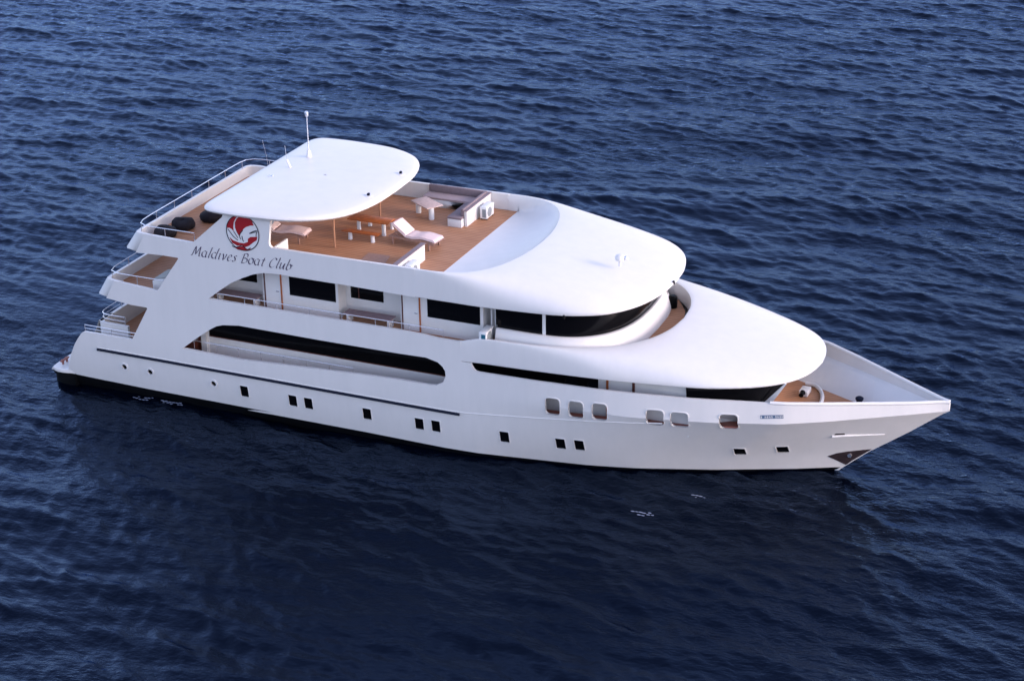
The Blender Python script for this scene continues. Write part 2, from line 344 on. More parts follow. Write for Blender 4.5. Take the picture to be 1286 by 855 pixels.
for sd_ in (-1, 1):
    b = MB(); 
    tb = smoothcurve([(2.60, 3.1), (2.62, 3.8), (2.78, 4.04), (3.05, 4.1), (4.25, 4.1)], 24)
    rows = [[(x, sd_*y, 1.2) for x, y in tb], [(x, sd_*y, 3.0) for x, y in tb], [(x+(.14 if x < 2.9 else 0), sd_*(y-.13), 3.0) for x, y in tb], [(x+(.14 if x < 2.9 else 0), sd_*(y-.13), 2.2) for x, y in tb]]
    loft(rows, 'stern_bulwark', WHITE, yacht, 40)
    st = MB()
    for k in range(7): st.box(1.5+.42*k, 4.9, sd_*4.12 if sd_ > 0 else -4.66, 4.66 if sd_ > 0 else -4.12, .64+.24*k, .64+.24*(k+1)-.01)
    st.build('stern_stairs', INNER, yacht)
c_ = MB(); c_.lathe((.62, -4.25, .635), [(.05, 0), (.05, .14), (.09, .16), (.09, .2), (0, .2)], 10).lathe((.62, -3.95, .635), [(.05, 0), (.05, .14), (.09, .16), (.09, .2), (0, .2)], 10).box(.56, .68, -4.4, -3.8, .78, .84, .02)
c_.build('cleat', REDB, yacht)

# ---- decks
def deckpoly(pts, z, name, m_=TEAK, th=.10): return MB().prism(pts, z-th, z).build(name, m_, yacht)
def sym(h): return [(x, -y) for x, y in h]+[(x, y) for x, y in h[::-1]]
deckpoly(sym([(2.8, 4.0), (3.4, 4.74)]+[(x, yhull(x, 2.05)-.09) for x in (14, 22, 24, 26, 28, 30, 31)]), 2.2, 'main_deck')
for sd_ in (-1, 1):
    xx_ = [float(x) for x in np.linspace(23.5, 33.0, 24)]; zd = lambda x: _ip(x, [23.5, 25, 27, 29.5, 30.7, 32.5], [2.56, 2.58, 2.64, 2.70, 2.77, 2.94])
    loft([[(x, sd_*(yhull(x, zd(x))-.10), zd(x)-.1) for x in xx_], [(x, sd_*(yhull(x, zd(x))-.10), zd(x)) for x in xx_], [(x, sd_*(yhull(x, zd(x))-.62), zd(x)) for x in xx_], [(x, sd_*(yhull(x, zd(x))-.62), zd(x)-.1) for x in xx_]], 'side_step', REDB, yacht)
U_EDGE = [(3.75, 4.3), (3.95, 4.74), (20, 4.76)]
deckpoly(sym([(3.62, 4.3), (3.95, 4.74), (20, 4.76), (25, 4.55), (26.6, 3.9), (27.6, 3.2), (28.2, 2.2), (28.5, 1.1)]), 5.0, 'upper_deck')
deckpoly(sym([(5.35, 4.3), (5.7, 4.74), (19.42, 4.72)]), 7.45, 'sun_deck')
MB().prism(sym([(5.9, 4.7), (19.2, 4.72)]), 6.99, 7.34).build('upper_deck_ceiling', INNER, yacht)
MB().prism(sym([(4.3, 4.72), (21, 4.72)]), 4.62, 4.89).build('main_deck_ceiling', INNER, yacht)
MB().prism(sym([(4, 4.4), (26, 3.2)]), 1.9, 2.09).build('main_deck_base', BLACK, yacht)
# bow deck and its flared inner liner
deckpoly(sym([(31.2, 2.9), (33.5, 2.15), (34.3, 1.80), (36.14, .95), (37.75, .02)]), 2.6, 'bow_deck')
T2 = ([31, 33.5, 34.3, 36.14, 37.75, 41], [3.1, 2.15, 1.80, .95, .02, .02])
for sd_ in (-1, 1):
    rows = [[], [], [], []]
    for x in np.linspace(31.2, 39.85, 40):
        ys = max(.03, yhull(x, zsheer(x))-.09); y1 = max(.025, yhull(x, 3.42)-.12-.25*min(1, (40-x)/4)); y2 = min(_ip(x, *T2), y1); z2 = _ip(x, [31, 37.7, 39.85], [2.6, 2.6, 3.35])
        rows[0].append((x, sd_*ys, zsheer(x)-.02)); rows[1].append((x, sd_*(ys-.02 if ys > .06 else ys*.9), 3.5)); rows[2].append((x, sd_*y1, 3.42)); rows[3].append((x, sd_*y2, z2))
    loft(rows, 'bow_inner_liner', WHITE, yacht, 20)

# ---- terrace bulwarks across the stern (upper and sun deck)
def aft_bulwark(x0, xt, z0, z1, name):      # slanted outer face from (x0, z0) to (xt, z1)
    hc = [(0.80, 4.882), (0.55, 4.88), (.12, 4.78), (0, 4.45), (-.0, 3.0), (0, 0)]
    pl = smoothcurve(hc, 26); pl = [(dx, y) for dx, y in pl]; pl = [(dx, -y) for dx, y in pl]+[(dx, y) for dx, y in pl[-2::-1]]
    rows = [[(x0+1.2, y, z0+.35) for dx, y in pl], [(x0+.25+dx, y*.985, z0) for dx, y in pl], [(x0+dx, y, z0+.1) for dx, y in pl], [(xt+dx, y, z1) for dx, y in pl], [(xt+.13+dx, y*.975, z1) for dx, y in pl], [(xt+.13+dx, y*.975, z0+.35) for dx, y in pl]]
    loft(rows, name, WHITE, yacht, 40)
aft_bulwark(3.28, 3.80, 4.62, 5.52, 'aft_bulwark')
aft_bulwark(4.98, 5.58, 7.02, 7.94, 'aft_bulwark')

# ---- visor shells: wheelhouse roof and foredeck coachroof
def visor(edge, crest, ze, zc, name, inner=None, lip=.10, nn=(2.2, 1.25)):
    E_ = smoothcurve(edge, 60); C_ = smoothcurve(crest, 60); K = 16; rows = []; T = np.linspace(0, 1, 60)
    e3 = [(x, y, ze(x)) for x, y in E_]; c3 = [(x, y, zc(x)) for x, y in C_]
    full = lambda L: [(x, -y, z) for x, y, z in L]+[(x, y, z) for x, y, z in L[-2::-1]]
    under = [(x-.0, max(0, y-.5) if y > .5 else 0, z+.02) for x, y, z in e3]
    und = [(min(x, edge[-1][0]-.6), max(0, y-.55), z+.06) for x, y, z in e3]
    rows.append(full([(min(x, edge[-1][0]-.7), 0, z+.07) for x, y, z in e3])); rows.append(full(und)); rows.append(full([(x-.04*(t**4), y*(1-.006), z) for (x, y, z), t in zip(e3, T)]))
    rows.append(full([(x, y, z+.03) for x, y, z in e3]))
    for k in range(K+1):
        r = []
        for (a, c, t) in zip(e3, c3, T):
            n = nn[0]+(nn[1]-nn[0])*min(1, t*1.15)**.8; ph = PI/2*k/K
            h_ = 1-math.cos(ph)**(2/n); v_ = math.sin(ph)**(2/n)
            z0 = a[2]+lip; r.append((a[0]+(c[0]-a[0])*h_, a[1]+(c[1]-a[1])*h_, z0+(c[2]-z0)*v_))
        rows.append(full(r))
    top = rows[-1]
    if inner: rows += [full(r) for r in inner(c3, T)]
    return loft(rows, name, WHITE, yacht, 40)
EA = [(19.0, 4.90), (20.5, 4.90), (22, 4.89), (24.9, 4.74), (26.4, 4.36), (27.25, 3.8), (27.95, 2.8), (28.37, 1.45), (28.5, 0)]
CA = [(19.0, 4.86), (20, 4.84), (20.9, 4.62), (21.6, 4.12), (22.1, 3.35), (22.45, 2.3), (22.66, 1.1), (22.72, 0)]
def innerA(c3, T):
    out = [[(x-.07, y*.985, z+.0) for x, y, z in c3], [(x-.12, y*.978, z-.10) for x, y, z in c3]]
    for s in (.9, .78, .62, .45, .28, .12, 0.0):
        out.append([(19.42+(x-.1-19.42)*s if x > 19.5 else x, min(4.72, y*.975), 7.44+(z-.11-7.44)*(s**2.0)) for x, y, z in c3])
    return out
visor(EA, CA, lambda x: _ip(x, [19, 22, 25, 28.5], [6.96, 6.96, 7.02, 7.14]), lambda x: 8.19, 'wheelhouse_roof', innerA)
EB = [(21.0, 4.925), (24, 4.90), (26.9, 4.79), (28.5, 4.58), (30.4, 4.26), (31.6, 3.92), (32.8, 3.36), (33.7, 2.70), (34.3, 1.95), (34.67, 1.0), (34.79, 0)]
CB = [(21.0, 4.88), (22.5, 4.87), (24.0, 4.80), (25.3, 4.58), (26.5, 4.15), (27.6, 3.48), (28.35, 2.52), (28.78, 1.35), (28.93, 0)]
def innerB(c3, T):
    return [[(x-.05*min(1, max(0, (x-24)/3)), y-.09*min(1, y/3), z-.005) for x, y, z in c3], [(x-.07*min(1, max(0, (x-24)/3)), y-.11*min(1, y/3), z-.08) for x, y, z in c3], [(x-.10*min(1, max(0, (x-24)/3)), y-.11*min(1, y/3), 4.95) for x, y, z in c3]]
visor(EB, CB, lambda x: _ip(x, [21, 21.8, 27, 35], [4.44, 4.48, 4.59, 4.60]), lambda x: _ip(x, [21, 21.4, 21.8, 22.4, 28.8], [5.33, 5.44, 5.56, 5.60, 5.66]), 'foredeck_coachroof', innerB, lip=.08, nn=(2.2, 1.15))

# ---- hardtop over the sun deck
H = [(9.282, 4.217), (9.129, 4.724), (9.297, 5.105), (10.951, 5.107), (13.078, 4.928), (14.498, 4.076), (15.195, 3.453), (15.499, 2.985), (15.786, 1.041)]
hh = [(9.12, 0), (9.12, 3.2), (9.12, 4.3), (9.22, 4.82), (9.5, 5.10), (10.0, 5.18), (11.2, 5.20), (13.0, 5.02), (14.2, 4.55), (15.0, 3.85), (15.5, 2.9), (15.78, 1.6), (15.84, 0)]
hc = smoothcurve(hh, 70); full = [(x, y) for x, y in hc]+[(x, -y) for x, y in hc[-2:0:-1]]
rows = []
for s, z in ((.02, 9.44), (.90, 9.40), (.975, 9.43), (.995, 9.49), (1.0, 9.55), (.995, 9.61), (.98, 9.65), (.94, 9.69), (.8, 9.74), (.6, 9.78), (.4, 9.80), (.2, 9.81), (.01, 9.815)):
    rows.append([(12.4+(x-12.4)*s, y*s, z) for x, y in full])
loft(rows, 'hardtop', WHITE, yacht, 45, closed=True)
for sd_ in (-1, 1):     # flared web joining the wing to the hardtop edge
    rows = [[(x, sd_*(4.86), 9.0) for x in np.linspace(9.9+.0, 12.3, 12)], [(x, sd_*4.87, 9.3) for x in np.linspace(10.2, 12.38, 12)], [(x, sd_*4.93, 9.46) for x in np.linspace(10.2, 12.45, 12)], [(x, sd_*5.05, 9.56) for x in np.linspace(10.1, 12.6, 12)], [(x, sd_*4.6, 9.5) for x in np.linspace(10.1, 12.6, 12)], [(x, sd_*4.74, 9.0) for x in np.linspace(9.9, 12.3, 12)]]
    loft(rows, 'hardtop_web', WHITE, yacht, 50)
for (x, y) in [(13.921, -2.220), (13.974, 1.961)]:
    MB().tube([(x, y, 7.45), (x, y, 9.42)], .045, 10).build('hardtop_post', COPPER, yacht)

# ---- name and emblem on the aft wings
def nibtext(strokes, nib, name, m_, sd_, parent):
    V = []; F = []; k = 0
    for pl in strokes:
        for (a, b) in zip(pl[:-1], pl[1:]):
            o_ = .012+.00025*(k % 14); k += 1
            q = [(a[0]-nib[0], a[1]-nib[1]), (b[0]-nib[0], b[1]-nib[1]), (b[0]+nib[0], b[1]+nib[1]), (a[0]+nib[0], a[1]+nib[1])]
            i = len(V)
            for x, z in q: V.append((x, sd_*(yhull(x, z)+o_), z))
            F.append((i, i+1, i+2, i+3))
    return meshob(name, V, F, m_, parent, smooth=False)
def arc(cx, cz, rx, rz, a0, a1, n=10): return [(cx+rx*math.cos(math.radians(a0+(a1-a0)*i/n)), cz+rz*math.sin(math.radians(a0+(a1-a0)*i/n))) for i in range(n+1)]
# letters drawn on a unit x-height grid: (strokes, advance)
L_ = {
 'M': ([[(0, 0), (.25, 1.0), (.42, 1.55)], [(.42, 1.55), (.62, .25)], [(.62, .25), (1.25, 1.6)], [(1.25, 1.6), (1.25, .2), (1.38, 0), (1.5, .08)], [(-.12, .05), (0, 0)]], 1.62),
 'a': ([arc(.42, .5, .42, .5, 60, 330), [(.78, .95), (.72, .2), (.82, 0), (.98, .1)]], 1.08),
 'l': ([[(.1, .25), (.3, 1.2), (.38, 1.75)], [(.1, .25), (.18, 0), (.36, .1)]], .50),
 'd': ([arc(.42, .5, .42, .5, 60, 330), [(1.02, 1.75), (.86, 1.0), (.74, .2), (.84, 0), (1.0, .1)]], 1.12),
 'i': ([[(.05, .85), (.2, .95), (.14, .2), (.22, 0), (.38, .1)], [(.26, 1.3), (.32, 1.36)]], .52),
 'v': ([[(0, .85), (.14, .98), (.26, .5), (.3, 0), (.62, .5), (.74, .95), (.66, 1.0)]], .86),
 'e': ([[(.12, .45), (.5, .58), (.7, .8), (.6, .98), (.38, .95), (.14, .6), (.12, .25), (.3, 0), (.55, .05), (.75, .25)]], .88),
 's': ([[(.62, .9), (.42, 1.0), (.22, .8), (.46, .5), (.48, .18), (.24, 0), (.02, .12)]], .78),
 'B': ([[(.25, 1.5), (.08, 0)], [(-.1, 1.25), (.2, 1.5), (.65, 1.6), (.9, 1.35), (.78, 1.0), (.3, .82)], [(.3, .82), (.85, .75), (.95, .4), (.65, .05), (.08, 0)]], 1.12),
 'o': ([arc(.42, .5, .40, .5, 100, 470, 14), [(.45, .98), (.7, .9), (.9, .92)]], .96),
 't': ([[(.42, 1.35), (.3, .8), (.22, .2), (.32, 0), (.52, .1)], [(.05, .95), (.62, .98)]], .62),
 'C': ([[(1.05, 1.3), (.9, 1.55), (.55, 1.5), (.18, 1.05), (.05, .5), (.22, .08), (.6, 0), (.95, .3)]], 1.12),
 'u': ([[(0, .85), (.16, .97), (.08, .3), (.22, 0), (.5, .2), (.74, .9)], [(.78, .97), (.7, .2), (.8, 0), (.96, .1)]], 1.06),
 'b': ([[(.3, 1.75), (.14, .8), (.05, .25), (.2, 0), (.5, .05), (.78, .4), (.7, .8), (.5, .95), (.28, .75)], [(.74, .85), (1.0, .78)]], 1.0)}
TX0, TZ0 = (8.462, 7.292)
TX1, TZ1 = (13.310, 7.322)
words = ['Maldives', 'Boat', 'Club']; tot = sum(L_[c][1]+.10 for w_ in words for c in w_)+2*.75
sc_ = (TX1-TX0)/tot; sh = .36
def lettering(sd_):
    cur = 0; letters = []
    for w_ in words:
        for c in w_:
            g, adv = L_[c]; strokes = []
            for pl in g:
                if len(pl) > 2: pl = [tuple(p) for p in smoothcurve(pl, 5*len(pl))]
                o_ = []
                for (x, z) in pl:
                    xx = (cur+x+sh*z)*sc_; X = TX0+xx if sd_ < 0 else TX1-xx
                    o_.append((X, (TZ0+TZ1)/2+z*sc_*1.04))
                strokes.append(o_)
            letters.append(strokes); cur += adv+.10
        cur += .75
    return letters
for sd_ in (-1, 1):
    nm_ = link(bpy.data.objects.new('ship_name', None), yacht)
    for st_ in lettering(sd_): nibtext(st_, (.025, .014) if sd_ < 0 else (-.025, .014), 'letter', INK, sd_, nm_)
def ez(px, py): return (230+px/8.547, 255+py/8.547)
EM = {
 'a': [(10.355, 8.819), (10.355, 8.931), (10.431, 9.086), (10.571, 9.263), (10.723, 9.366), (10.887, 9.404), (10.776, 9.298), (10.676, 9.119), (10.634, 8.927), (10.641, 8.733), (10.544, 8.819), (10.439, 8.855)],
 'b': [(10.959, 9.414), (11.169, 9.462), (11.387, 9.401), (11.519, 9.266), (11.586, 9.093), (11.429, 9.072), (11.230, 8.987), (11.078, 8.867), (10.968, 8.723), (10.891, 8.546), (10.786, 8.698), (10.720, 8.885), (10.720, 9.105), (10.815, 9.283)],
 'c': [(10.424, 8.453), (10.587, 8.342), (10.852, 8.278), (11.076, 8.276), (11.271, 8.361), (11.272, 8.486), (11.396, 8.587), (11.717, 8.639), (11.684, 8.493), (11.509, 8.369), (11.323, 8.210), (11.118, 8.115), (10.980, 8.187), (10.772, 8.129), (10.541, 8.218)],
 'd': [(10.621, 8.045), (10.838, 8.105), (11.031, 8.153), (11.238, 8.039), (11.477, 8.115), (11.302, 8.007), (11.051, 7.955), (10.782, 7.967)]}
LN = [[(11.358, 8.731), (11.522, 8.828), (11.728, 8.906), (11.682, 8.767), (11.664, 8.644)], [(11.390, 8.735), (11.542, 8.797), (11.679, 8.841)], [(10.954, 8.430), (10.900, 8.547), (10.936, 8.665), (11.076, 8.842)], [(11.011, 8.583), (11.043, 8.421), (11.082, 8.352)],
      [(10.371, 8.796), (10.478, 8.677), (10.623, 8.509), (10.814, 8.369)], [(10.641, 8.733), (10.741, 8.588), (10.822, 8.474)], [(10.522, 8.098), (10.654, 8.054), (10.839, 8.113), (11.002, 8.182), (11.128, 8.078), (11.238, 8.039), (11.379, 8.126)]]
ecx, ecz = (11.051, 8.713); EZ = -.05
def emb(sd_):
    mir = lambda pl: [(ecx+(-1 if sd_ > 0 else 1)*(x-ecx)*1.05, ecz+(z-ecz)*1.05+EZ) for x, z in pl]
    base = panel('emblem', disc(ecx, ecz+EZ, .78, 48), [], yhull, sd_, INNER, yacht, .006, .5, .5, off=.010)
    panel('emblem_ring', disc(ecx, ecz+EZ, .80, 48), [disc(ecx, ecz+EZ, .76, 48)], yhull, sd_, NAVY, base, .004, .5, .5, off=.016)
    for k in 'abcd': panel('red_shape', [tuple(p) for p in mir(EM[k])], [], yhull, sd_, RED, base, .004, .5, .5, off=.016)
    for l in LN:
        V = []; F = []; q = 0
        l = mir([tuple(p) for p in smoothcurve(l, 12)])
        for a, b in zip(l[:-1], l[1:]):
            d = Vector((b[0]-a[0], b[1]-a[1])).normalized()*.017; n_ = (-d[1], d[0]); o_ = .021+.0003*(q % 9); q += 1; i = len(V)
            for x, z in ((a[0]-n_[0], a[1]-n_[1]), (b[0]-n_[0], b[1]-n_[1]), (b[0]+n_[0], b[1]+n_[1]), (a[0]+n_[0], a[1]+n_[1])): V.append((x, sd_*(yhull(x, z)+o_), z))
            F.append((i, i+1, i+2, i+3))
        meshob('dark_outline', V, F, NAVY, base, smooth=False)
emb(-1); emb(1)
# name board at the bow: a small row of blue-grey characters
for sd_ in (-1, 1):
    nb = panel('name_board', [(33.287, 3.587), (33.295, 3.440), (34.153, 3.486), (34.145, 3.636)], [], yhull, sd_, PLATE, yacht, .01, 1, 1, off=.012)
    x0, z0 = (33.291, 3.510)
    x1, z1 = (34.149, 3.561)
    for i in range(11):
        if i in (1, 6): continue
        V = []; F = []
        t = (i+.5)/11; cx = x0+(x1-x0)*t; cz = z0+(z1-z0)*t
        hwd = .028 if i % 3 else .018
        for (a, b, c, d) in ((-hwd, -hwd+.018, -.04, .045), (hwd-.016, hwd, -.045, .04), (-hwd, hwd, -.004+(i % 2)*.03, .010+(i % 2)*.03)):
            k = len(V); V += [(cx+p, sd_*(yhull(cx+p, cz+q)+.0165+.0008*(len(F) % 3)), cz+q) for p, q in ((a, c), (b, c), (b, d), (a, d))]; F.append((k, k+1, k+2, k+3))
        meshob('character', V, F, INNER, nb, smooth=False)
# ---- deckhouses
def wall(pl, z0, z1, name, m_=WHITE, th=.1, top=None):
    """A vertical wall along a plan polyline, given a thickness towards the centreline."""
    top = top or pl
    inn = lambda P: [(x-.0, y-(th if y > 0 else -th)) for x, y in P]
    rows = [[(x, y, z0) for x, y in pl], [(x, y, z1) for x, y in top], [(x, y, z1) for x, y in inn(top)], [(x, y, z0) for x, y in inn(pl)]]
    return loft(rows, name, m_, yacht, 40)
def ybox(name, x0, x1, y0, y1, z0, z1, m_, parent=yacht, bev=0.0): return MB().box(min(x0, x1), max(x0, x1), min(y0, y1), max(y0, y1), z0, z1, bev).build(name, m_, parent)
MB().prism([(8.25, -2.79), (8.4, -2.79), (8.4, 2.79), (8.25, 2.79)], 5.002, 6.985).build('aft_cabin_wall', WHITE, yacht)
MB().prism([(8.02, -3.59), (8.14, -3.59), (8.14, 3.59), (8.02, 3.59)], 2.202, 4.61).build('aft_cabin_wall', WHITE, yacht)
for s in (-1, 1):
    # main deck: white cabin side with a long black window band
    wall([(8.0, s*3.75), (30.3, s*3.75)], 2.2, 4.64, 'main_cabin_side')
    g = ybox('saloon_window', 8.28, 26.55, s*3.70, s*3.775, 3.10, 4.55, GLASS)
    ybox('frame', 8.28, 26.6, s*3.70, s*3.785, 3.055, 3.10, DWOOD, g)
    d = ybox('side_door', 27.0, 28.0, s*3.70, s*3.765, 2.22, 4.5, INNER)
    ybox('door_frame', 26.9, 26.99, s*3.70, s*3.79, 2.22, 4.6, WOOD, d); ybox('door_frame', 28.02, 28.12, s*3.70, s*3.79, 2.22, 4.6, DWOOD, d)
    # aft end of the main cabin: mahogany door post, lobby wall
    ybox('door_post', 7.78, 7.93, s*3.70, s*3.90, 2.2, 4.6, DWOOD); ybox('pillar', 7.95, 8.22, s*3.6, s*3.95, 2.2, 4.6, WHITE)
    ybox('locker', 6.6, 7.76, s*3.72, s*4.2, 2.2, 2.86, DWOOD)
    # upper deck: three cabin blocks with recessed seats between them
    for (x0, x1, y) in ((8.3, 11.30, 3.3), (11.302, 14.95, 4.0), (14.952, 17.85, 3.3), (17.852, 21.62, 4.0), (21.622, 22.4, 3.3)):
        MB().prism([(x0, s*2.8), (x1, s*2.8), (x1, s*y), (x0, s*y)], 5.002, 6.985).build('cabin_wall', WHITE, yacht)
    for x0, x1, y, nm in ((8.9, 10.62, 3.3, 'a'), (12.62, 14.83, 4.0, 'b'), (15.18, 16.72, 3.3, 'c'), (19.10, 21.48, 4.0, 'd')):
        g = ybox('cabin_window', x0, x1, s*(y-.06), s*(y+.012), 5.76, 6.60 if nm != 'd' else 6.62, GLASS)
        ybox('frame', x0-.03, x1+.03, s*(y-.06), s*(y+.02), 5.73, 5.757, INNER, g)
        if nm == 'c':
            for xx in (x0+.38,): ybox('mullion', xx-.02, xx+.02, s*(y-.02), s*(y+.02), 5.78, 6.58, DWOOD, g)
    for x0 in (11.45, 17.98):
        d = ybox('cabin_door', x0, x0+.74, s*3.96, s*4.02, 5.04, 6.72, INNER)
        ybox('door_frame', x0-.05, x0-.005, s*3.94, s*4.045, 5.0, 6.75, DWOOD, d); ybox('door_frame', x0+.745, x0+.80, s*3.94, s*4.045, 5.0, 6.75, WOOD, d)
        ybox('threshold', x0-.05, x0+.80, s*3.94, s*4.05, 5.0, 5.035, WOOD, d)
        ybox('handle', x0+.54, x0+.66, s*4.02, s*4.06, 5.83, 5.87, STEEL, d)
    for x0, x1 in ((9.0, 11.1), (15.3, 17.5)):
        b = ybox('bench_seat', x0, x1, s*3.75, s*4.25, 5.40, 5.45, BENCHM)
        ybox('bench_leg', x0+.1, x0+.2, s*3.8, s*4.2, 5.0, 5.40, INNER, b); ybox('bench_leg', x1-.2, x1-.1, s*3.8, s*4.2, 5.0, 5.40, INNER, b)
    for x in (21.95, 22.12): MB().tube([(x, s*3.9, 5.3), (x, s*3.9, 6.98)], .03, 8).build('downpipe', INNER, yacht)
# wheelhouse: curved window band over a sloping white cowl
hw = smoothcurve([(22.3, 4.12), (24.4, 4.12), (25.6, 3.85), (26.45, 3.25), (27.0, 2.4), (27.3, 1.3), (27.38, 0)], 40)
fw = [(x, -y) for x, y in hw]+[(x, y) for x, y in hw[-2::-1]]
off = lambda P, d: [(x+d*(abs(x-22)/5.4), y+(d if y > 0 else -d)*min(1, abs(y)/1.5)) for x, y in P]
loft([[(x, y, 5.85) for x, y in fw], [(x+.12*(max(0, x-24)/3), y, 7.08) for x, y in fw], [(x-.2, y*.95, 7.08) for x, y in fw], [(x-.2, y*.95, 5.85) for x, y in fw]], 'wheelhouse_window_band', GLASS, yacht, 40)
def seg(i0, i1, P): return P[i0:i1]
def bandpost(xa, xb, s):
    P = [(x, y) for x, y in hw if xa <= x <= xb]
    if len(P) < 2: P = [(xa, _ip(xa, hw[:, 0], hw[:, 1])), (xb, _ip(xb, hw[:, 0], hw[:, 1]))]
    wall(off([(x, s*y) for x, y in P], .02), 5.85, 7.03, 'window_pillar', INNER, .05)
for s in (-1, 1):
    bandpost(24.28, 24.42, s)
cw = [(0, 5.84, 0), (.07, 5.87, 0), (.16, 5.84, 0), (.26, 5.6, .0), (.36, 5.25, 0), (.40, 4.99, 0)]
rows = [[(x-.1, y*.96, 5.84) for x, y in fw]]+[[(*p, z) for p in off(fw, d)] for d, z, _ in cw]
loft(rows, 'wheelhouse_cowl', WHITE, yacht, 50)
for s in (-1, 1):
    for k in range(3):
        pts_ = [(22.927, -4.262), (23.701, -4.188), (23.827, -4.156), (24.869, -4.068), (25.939, -3.815), (26.677, -3.506)][2*k:2*k+2]
        (xa, ya), (xb, yb) = pts_; MB().prism([(xa, s*abs(ya)), (xb, s*abs(yb)), (xb-.02, s*(abs(yb)-.42)), (xa-.02, s*(abs(ya)-.42))], 5.30, 5.43).build('walkway_cushion', GREYC, yacht)
# searchlight post on the forward walkway
x, y = (27.594, 2.360)
sp = MB().lathe((x, y, 5.0), [(.17, 0), (.19, .05), (.19, .50), (.12, .56), (0, .56)], 14).build('speaker_drum', BLACK, yacht)
MB().tube([(x-.25, y-.1, 5.0), (x-.25, y-.1, 6.95)], .05, 8).build('roof_strut', STEEL, yacht)
# main deck front: raked black windscreen under the visor, white wall below
gb = smoothcurve([(30.4, 3.72), (31.4, 3.38), (32.3, 2.85), (32.85, 2.3)], 18); gt = smoothcurve([(30.4, 4.0), (31.6, 3.66), (32.8, 3.05), (33.55, 2.5), (33.92, 2.15)], 18)
for s in (-1, 1):
    loft([[(x, s*y, 3.2) for x, y in gb], [(x, s*y, 4.62) for x, y in gt], [(x-.1, s*(y-.1), 4.62) for x, y in gt], [(x-.1, s*(y-.1), 3.2) for x, y in gb]], 'saloon_windscreen', GLASS, yacht, 40)
    loft([[(x-.2, s*y, 2.2) for x, y in gb], [(x+.03, s*(y+.03), 3.24) for x, y in gb], [(x-.1, s*(y-.1), 3.24) for x, y in gb]], 'front_wall', WHITE, yacht, 40)
    wall([(30.2, s*3.74), (30.45, s*3.76)], 2.2, 4.62, 'pillar', WHITE, .1)
loft([[(32.6, y, 2.5) for y in np.linspace(-2.3, 2.3, 9)], [(33.92, y*.93, 4.62) for y in np.linspace(-2.3, 2.3, 9)]], 'front_wall', WHITE, yacht, 40)
for y0, y1 in ((-1.7, -.1), (.1, 1.7)):
    q = lambda y, t: (32.6+1.32*t+.03, y*(1-.07*t), 2.5+2.12*t)
    loft([[q(y0, .42), q(y1, .42)], [q(y0, .93), q(y1, .93)]], 'front_window', GLASS, yacht)

for s in (-1, 1): MB().prism([(32.75, 3.2), (33.92, 4.60), (34.0, 4.60), (33.15, 3.2)], s*2.42-.06, s*2.42-.0, 'Y').build('corner_post', WHITE, yacht)

# ---- foredeck fittings
sw = MB()
wx, wy = (33.948, 0.970)
wb = MB().box(wx-.28, wx+.10, wy-.25, wy+.35, 2.61, 2.86, .04).build('anchor_windlass', INNER, yacht)
MB().lathe((wx-.1, wy-.38, 2.80), [(.10, -.14), (.08, -.08), (.08, .08), (.12, .14), (0, .14)], 12, 'Y').build('drum', BLACK, wb)
cc = [(33.662, 1.850), (34.011, 1.820), (34.329, 1.526), (34.578, 1.044), (34.723, 0.446), (34.723, -0.040), (34.463, -0.305)]
MB().tube([(x, y, 2.70) for x, y in smoothcurve(cc, 24)], .085, 8).build('deck_coaming', WHITE, yacht)
bx, by = (36.238, 0.614)
bl = MB().lathe((bx, by, 2.75), [(.13, 0), (.12, .16), (.17, .22), (.17, .28), (.10, .33), (0, .34)], 14).build('mooring_bollard', NAVY, yacht)
MB().lathe((bx, by, 2.95), [(.135, 0), (.14, .03), (.135, .06), (0, .06)], 14).build('band', STEEL, bl)

# ---- railings (polished tube): top rail and stanchions
def railing(pts, h, name='railing', r=.017, step=1.5, mid=False):
    P = smoothcurve([p[:2] for p in pts], 40) if len(pts) > 2 else np.array([p[:2] for p in pts], float)
    zb = pts[0][2]; b = MB(); top = [(x, y, zb+h) for x, y in P]
    b.tube([(P[0][0], P[0][1], zb)]+top+[(P[-1][0], P[-1][1], zb)], r, 6)
    if mid: b.tube([(x, y, zb+h*.5) for x, y in P], r*.7, 6)
    o = b.build(name, STEEL, yacht)
    L = np.r_[0, np.cumsum(np.hypot(*np.diff(P, axis=0).T))]; k = max(1, round(L[-1]/step))
    for i in range(1, k):
        x = np.interp(L[-1]*i/k, L, P[:, 0]); y = np.interp(L[-1]*i/k, L, P[:, 1])
        MB().tube([(x, y, zb-.02), (x, y, zb+h)], r*.9, 6).build('stanchion', STEEL, o)
    return o
# sun deck stern rail wraps the corner
railing([(8.6, -4.80, 7.93), (6.8, -4.80), (6.1, -4.74), (5.72, -4.45), (5.62, -3.5), (5.62, 0), (5.62, 3.5), (5.72, 4.45), (6.1, 4.74), (6.8, 4.80), (9.7, 4.80)], .36)
railing([(7.0, -4.80, 5.50), (5.0, -4.80), (4.3, -4.74), (3.98, -4.45), (3.9, -3.5), (3.9, 0), (3.9, 3.5), (3.98, 4.45), (4.3, 4.74), (5.0, 4.80), (8.5, 4.80)], .36)
railing([(4.1, -4.04, 2.98), (3.1, -4.03), (2.80, -3.86), (2.72, -3.4), (2.72, 0), (2.72, 3.4), (2.80, 3.86), (3.1, 4.03), (4.1, 4.04)], .42, mid=True)
for s in (-1, 1):
    railing([(2.5, s*4.86, 2.80), (5.3, s*4.86, 2.80)], .33, step=1.4, mid=True)
    railing([(9.3, s*4.82, 5.37), (20.2, s*4.82, 5.37)], .30, step=1.6, mid=False)
    railing([(8.0, s*4.60, 2.78), (15.8, s*4.60, 2.78)], .36, step=1.1)
for (px_, py_) in ((9.0, -4.45),):
    pass

